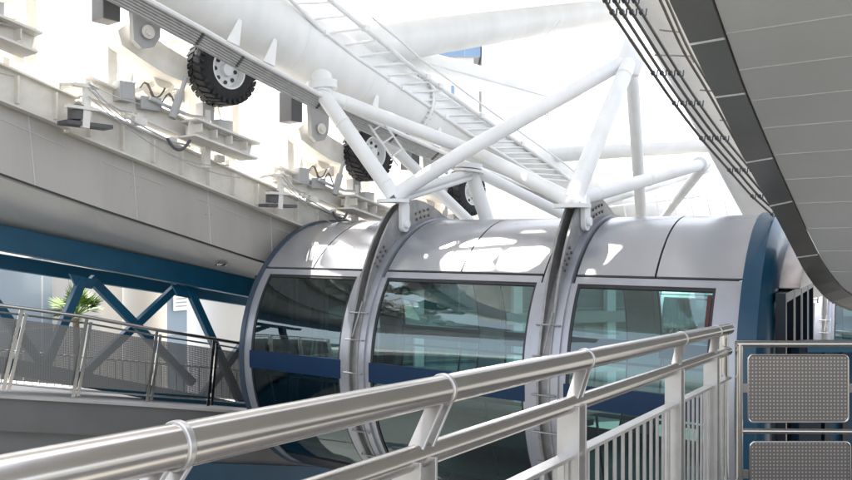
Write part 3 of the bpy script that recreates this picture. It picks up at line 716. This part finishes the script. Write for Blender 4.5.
# the terminal hall beyond the capsule
facade('hall_facade', (.05, .08, .085), (.08, .11, .115), 3.4, 2.6, (.22, .23, .23), .25)
hl0, hl1 = V((-13, 37, 0)), V((34, 47, 0)); hd_ = (hl1-hl0).normalized(); hn = V((-hd_.y, hd_.x, 0))
th = thing('terminal_hall', 'long low dark glass hall seen through the capsule windows', 'building', (hl0+hl1)/2-UP*9)
q = MB(); q.prism([V((hl0.x, hl0.y, -9)), V((hl1.x, hl1.y, -9)), V((hl1.x, hl1.y, -1.2)), V((hl0.x, hl0.y, -1.2))], hn*10); q.build('wall', 'hall_facade', th)
for z_, h_ in ((-1.05, .18), (-4.2, .30), (-6.9, .3)):
    q = MB(); q.box((hl0+hl1)/2+UP*z_+hn*4.5, hd_*24.3, hn*5.3, UP*h_); q.build('roof' if z_ > -2 else 'balcony', 'concrete', th)
for i in range(9):
    q = MB(); q.beam(hl0+hd_*(2+i*5.4)-hn*.4-UP*9, hl0+hd_*(2+i*5.4)-hn*.4-UP*1.3, .5, .5, hd_, hn); q.build('pillar', 'grey_paint', th)
# palm
pb_ = pl(76, 300, -14.2); pm = thing('palm_tree', 'sunlit fan palm with yellow green fronds behind the truss', 'palm tree', (pb_.x, pb_.y, -6))
MB().tube([V((pb_.x, pb_.y, -9)), V((pb_.x+.05, pb_.y, -5)), pb_-UP*.35], [.09, .07, .06], 14).build('trunk', 'palm_trunk', pm)
cr = MB()
for i in range(22):
    az = i*2.399; el = R(random.uniform(-15, 80)); L = random.uniform(.45, .65); d = V((math.cos(az)*math.cos(el), math.sin(az)*math.cos(el), math.sin(el)))
    c0 = pb_-UP*.3; c1 = c0+d*L*.55; s1 = d.cross(UP).normalized(); nn = s1.cross(d)
    cr.tube([c0, c1], .012, 4)
    for j in range(17):
        a = R(-80+10*j); tip = c1+(d*math.cos(a)+s1*math.sin(a))*L*.62*(.8+.2*math.cos(a))-UP*.06*abs(math.sin(a))+nn*random.uniform(-.03, .03)
        w_ = (s1*math.cos(a)-d*math.sin(a))*.022; m = c1.lerp(tip, .5); cr.add([c1, m+w_, tip, m-w_], [(0, 1, 2, 3)])
cr.build('crown', 'palm_leaf', pm)

# ================================================================== RIGHT CANOPY
ce = [(560, -330, 2.3), (620, -140, 3.1), (669, 0, 4.2), (711, 89, 5.3), (728, 124, 5.85), (750, 170, 6.6), (770, 206, 7.2), (787, 238, 7.75), (804, 271, 8.3), (819, 292, 8.6), (833, 304, 8.85), (852, 312, 9.15), (880, 316, 9.7)]
ci = [(600, -330, 2.1), (662, -140, 2.95), (711, 0, 4.05), (743, 89, 5.12), (757, 122, 5.65), (777, 168, 6.4), (793, 203, 7.0), (808, 236, 7.5), (824, 267, 8.05), (840, 288, 8.4), (856, 299, 8.6), (880, 306, 8.9), (905, 310, 9.4)]
cn = thing('overhead_canopy', 'dark curved canopy with grey panelled soffit at upper right', 'canopy', at(750, 170, 6.6))
CA = resample([at(*p) for p in ce], 40); CB = resample([at(*p) for p in ci], 40)
MB().strip(CA, CB, UP*.03).build('edge_band', 'canopy_edge', cn)
MB().strip([p+UP*.001 for p in CA], [p+UP*.5-u2*.1 for p in CA], u2*.04).build('outer_fascia', 'canopy_edge', cn)
CB2 = [p+u2*.012+UP*.015 for p in CB]; CD = [p+u2*7+UP*.10 for p in CB2]
MB().strip(CB2, CD, UP*.05).build('soffit', 'canopy_soffit', cn)
MB().strip([p+UP*.5 for p in CA], [p+UP*.7+u2*7 for p in CA], UP*.05).build('canopy_roof', 'cladding', cn)
js = MB()
ins = [interp(CB2, t) for t in [i/18 for i in range(3, 17)]]
for p in ins:
    js.cut().beam(p-UP*.001, p+u2*7+UP*.10-UP*.001, .010, .006)
js.build_each('soffit_joint', 'pale_seam', cn)
js = MB()
for (xa, ya) in ((715, 91), (746, 158), (770, 204), (797, 256), (690, 42), (650, -55)):
    tt = min(range(401), key=lambda i: abs((lambda q: CX+FPX*q.x/q.y)(interp(CA, i/400))-xa))/400
    js.cut().beam(interp(CA, tt)-UP*.004, interp(CB, tt)-UP*.004, .012, .012)
js.build_each('band_joint', 'tray_metal', cn)
# hanging conduits beside the canopy
hp = thing('conduit_bundle', 'six curved dark conduits clamped along the outer canopy edge', 'conduits', at(701, 138, 7.6))
cv = [(560, -75), (605, 0), (612, 12), (653, 73), (674, 103), (701, 138), (729, 170), (752, 196), (772, 214)]
dep = lambda x: 5.6+(x-605)/165*3.2
def spl(ps, n=40):
    out = []
    for i in range(len(ps)-1):
        p0, p1, p2, p3 = ps[max(i-1, 0)], ps[i], ps[i+1], ps[min(i+2, len(ps)-1)]
        for k in range(6):
            t = k/6; out.append(.5*((2*p1)+(p2-p0)*t+(2*p0-5*p1+4*p2-p3)*t*t+(3*p1-p0-3*p2+p3)*t**3))
    return out+[ps[-1]]
pipes = []
for i in range(4):
    P_ = spl([at(x, y, dep(x))+u2*(i*.062)+UP*(i*.012) for x, y in cv]); pipes.append(P_)
    MB().tube(P_, .0135, 8).build('conduit', 'cable_metal', hp)
cv2 = [(640, -40), (661, 2), (683, 50), (708, 92), (735, 140), (762, 190), (775, 212)]
for i in range(2):
    MB().tube(spl([at(x, y, dep(x)-.25)+u2*i*.05 for x, y in cv2]), .013, 8).build('conduit', 'cable_metal', hp)
cq = MB()
for (x, y) in cv[1:]:
    for P_ in pipes:
        yy = lambda q: CY-FPX*q.z/q.y
        for a, b in zip(P_, P_[1:]):
            if yy(a) <= y <= yy(b):
                c = a.lerp(b, (y-yy(a))/(yy(b)-yy(a))); d = (b-a).normalized()
                cq.cut().beam(c-d*.018, c+d*.018, .030, .030, AX); cq.tube([c-UP*.012, c-UP*.035+AX*.012, c-UP*.03+AX*.035, c+UP*.02+AX*.04], .006, 6); break
cq.build_each('clamp', 'dark_box', hp)
lb = MB()
for (x, y, x2, y2) in ((655, 55, 690, 56), (660, 30, 680, 32), (700, 90, 712, 91), (720, 120, 735, 122), (690, 56, 694, 62), (742, 160, 752, 161)):
    lb.cut().tube([at(x, y, dep(x)), at(x2, y2, dep(x2)-.2)], .008, 6)
lb.build_each('stay_wire', 'cable_metal', hp)

# ================================================================== NEAR WALKWAY, HANDRAIL, BARRIER
EE = at(728, 329, 5.2); DH = V((.632, 1, -.070)).normalized()
def hr_at(px):            # point of the handrail's centre line seen at column px
    r = (px-CX)/FPX; # EE - s*DH : (EE.x - s dx)/(EE.y - s dy)=r
    s_ = (EE.x-r*EE.y)/(DH.x-r*DH.y); return EE-DH*s_
HS = V((-DH.y, DH.x, 0)).normalized()      # away from the walkway, over the pit
hd = thing('handrail', 'long brushed steel double handrail with balusters crossing the foreground', 'handrail', EE-UP*1.0)
st0 = EE-DH*7.2
def offs(p, o, z): return p+HS*o-UP*z
q = MB(); q.tube([st0, EE-DH*3.66, EE-DH*1.8, EE+DH*.02], .038, 28); q.build('top_rail', 'steel', hd)
D2z = .152
q = MB(); q.tube([offs(st0, .0, D2z), offs(EE, .0, D2z)], .030, 24); q.build('lower_rail', 'steel', hd)
posts = [177, 443, 585, 681, 716]
jn = MB()
def steel_bar(mb, p, q_, wd, th, side): mb.beam(p, q_, wd, th, side)
fp = MB()
for i, px in enumerate(posts):
    p = hr_at(px)
    c = MB(); c.tube([p-DH*.007, p+DH*.007], .042, 28); 
    for s_ in (-.035, .012) if i < 3 else (-.022, .008):
        c.beam(p+DH*s_-UP*.03, p+DH*s_-DH*.095-UP*(D2z-.02), .045, .009, HS, DH)
    c.build('rail_bracket', 'satin_steel', hd, bevel=.002)
    o = p-DH*.10
    z1 = .152; c = MB()
    for s_ in (-.07, .0): c.cut().beam(o+DH*s_-UP*z1, o+DH*s_-UP*1.15, .085, .010, HS, DH)
    c.build_each('post', 'satin_steel', hd, bevel=.002)
zb = .335
q = MB(); q.beam(offs(EE-DH*4.6, 0, zb), offs(EE, 0, zb), .05, .014, HS); q.build('baluster_rail', 'satin_steel', hd, bevel=.002)
q = MB(); q.beam(offs(EE-DH*4.6, 0, 1.05), offs(EE, 0, 1.05), .04, .012, HS); q.build('bottom_rail', 'satin_steel', hd)
nb = 42
for i in range(nb):
    p = EE-DH*(.07+i*.108); MB().tube([offs(p, 0, zb+.006), offs(p, 0, 1.05)], .0085, 8).build('baluster', 'satin_steel', hd)
ep = MB(); c = EE+DH*.0+HS*.0; ep.tube([c+V((-.02, .05, .005)), c+V((-.02, .05, -1.3))], .042, 20); ep.build('end_post', 'steel', hd)

br = thing('barrier', 'steel barrier with two perforated panels at the right end of the handrail', 'barrier', at(790, 480, 5.15)-UP*.4)
YB = 5.15
q = MB(); q.tube([at(739, 344, YB), at(739, 345, YB)-UP*1.15], .026, 16); q.build('post', 'steel', br)
q = MB(); q.tube([at(903, 344, YB), at(903, 345, YB)-UP*1.15], .026, 16); q.build('post', 'steel', br)
q = MB(); q.tube([at(736, 344, YB), at(906, 344, YB)], .024, 16); q.build('top_rail', 'steel', br)
q = MB(); q.tube([at(739, 431, YB), at(903, 432, YB)], .018, 14); q.build('middle_rail', 'steel', br)
q = MB(); q.tube([at(739, 515, YB), at(903, 515, YB)], .018, 14); q.build('bottom_rail', 'steel', br)
def rrect(x0, y0, x1, y1, rad, Y, n=6):
    out = []
    for (cx_, cy_, a0) in ((x1-rad, y0+rad, -90), (x1-rad, y1-rad, 0), (x0+rad, y1-rad, 90), (x0+rad, y0+rad, 180)):
        for k in range(n+1): a = R(a0+90*k/n); out.append(at(cx_+rad*math.cos(a), cy_+rad*math.sin(a), Y))
    return out
for (x0, y0, x1, y1) in ((748, 355, 848, 422), (750, 442, 850, 506)):
    o = rrect(x0, y0, x1, y1, 5, YB); MB().prism(o, (0, .008, 0)).build('perforated_panel', 'barrier_mesh', br)
    fr2 = MB(); fr2.tube(o+[o[0]], .007, 8, cap=False); fr2.build('panel_edge', 'steel', br)
tabs = MB()
for y in (388, 474):
    for (x0, x1) in ((741, 748), (849, 901)): tabs.cut().box((at(x0, y, YB)+at(x1, y, YB))/2, ((at(x1, y, YB)-at(x0, y, YB)).x/2, 0, 0), (0, .006, 0), (0, 0, .03))
tabs.build_each('panel_tab', 'steel', br)

bw = thing('gate_housing', 'dark blue steel gate housing behind the perforated barrier', 'gate housing', at(850, 480, 7.4)-UP*1.5)
q = MB(); q.beam(at(806, 600, 7.5)-V((0, 0, 0)), at(806, 346, 7.5), .22, .16, V((1, 0, 0))); q.build('post', 'dark_navy', bw, bevel=.01)
q = MB(); q.box((at(818, 470, 7.6)+at(960, 470, 7.6))/2, ((at(960, 0, 7.6)-at(818, 0, 7.6)).x/2, 0, 0), (0, .04, 0), (0, 0, 1.22)); q.build('panel', 'blue_paint', bw)
q = MB()
for i in range(5): q.cut().beam(at(826+i*18, 580, 7.52), at(826+i*18, 352, 7.52), .05, .05, V((1, 0, 0)))
q.build_each('rib', 'dark_trim', bw)
q = MB(); q.box((at(806, 346, 7.5)+at(960, 346, 7.5))/2, ((at(960, 0, 7.5)-at(800, 0, 7.5)).x/2, 0, 0), (0, .09, 0), (0, 0, .05)); q.build('cap_rail', 'blue_steel', bw)
wk = MB()
off = -UP*1.12
Aw = [EE-DH*14+off, EE-DH*3+off, EE+off+V((-.05, .25, 0))]; Bw = [p+V((9, -3, 0)) for p in Aw]
wk.strip(Aw, Bw, -UP*.25); tag(wk.build('walkway', 'concrete'), kind='structure')
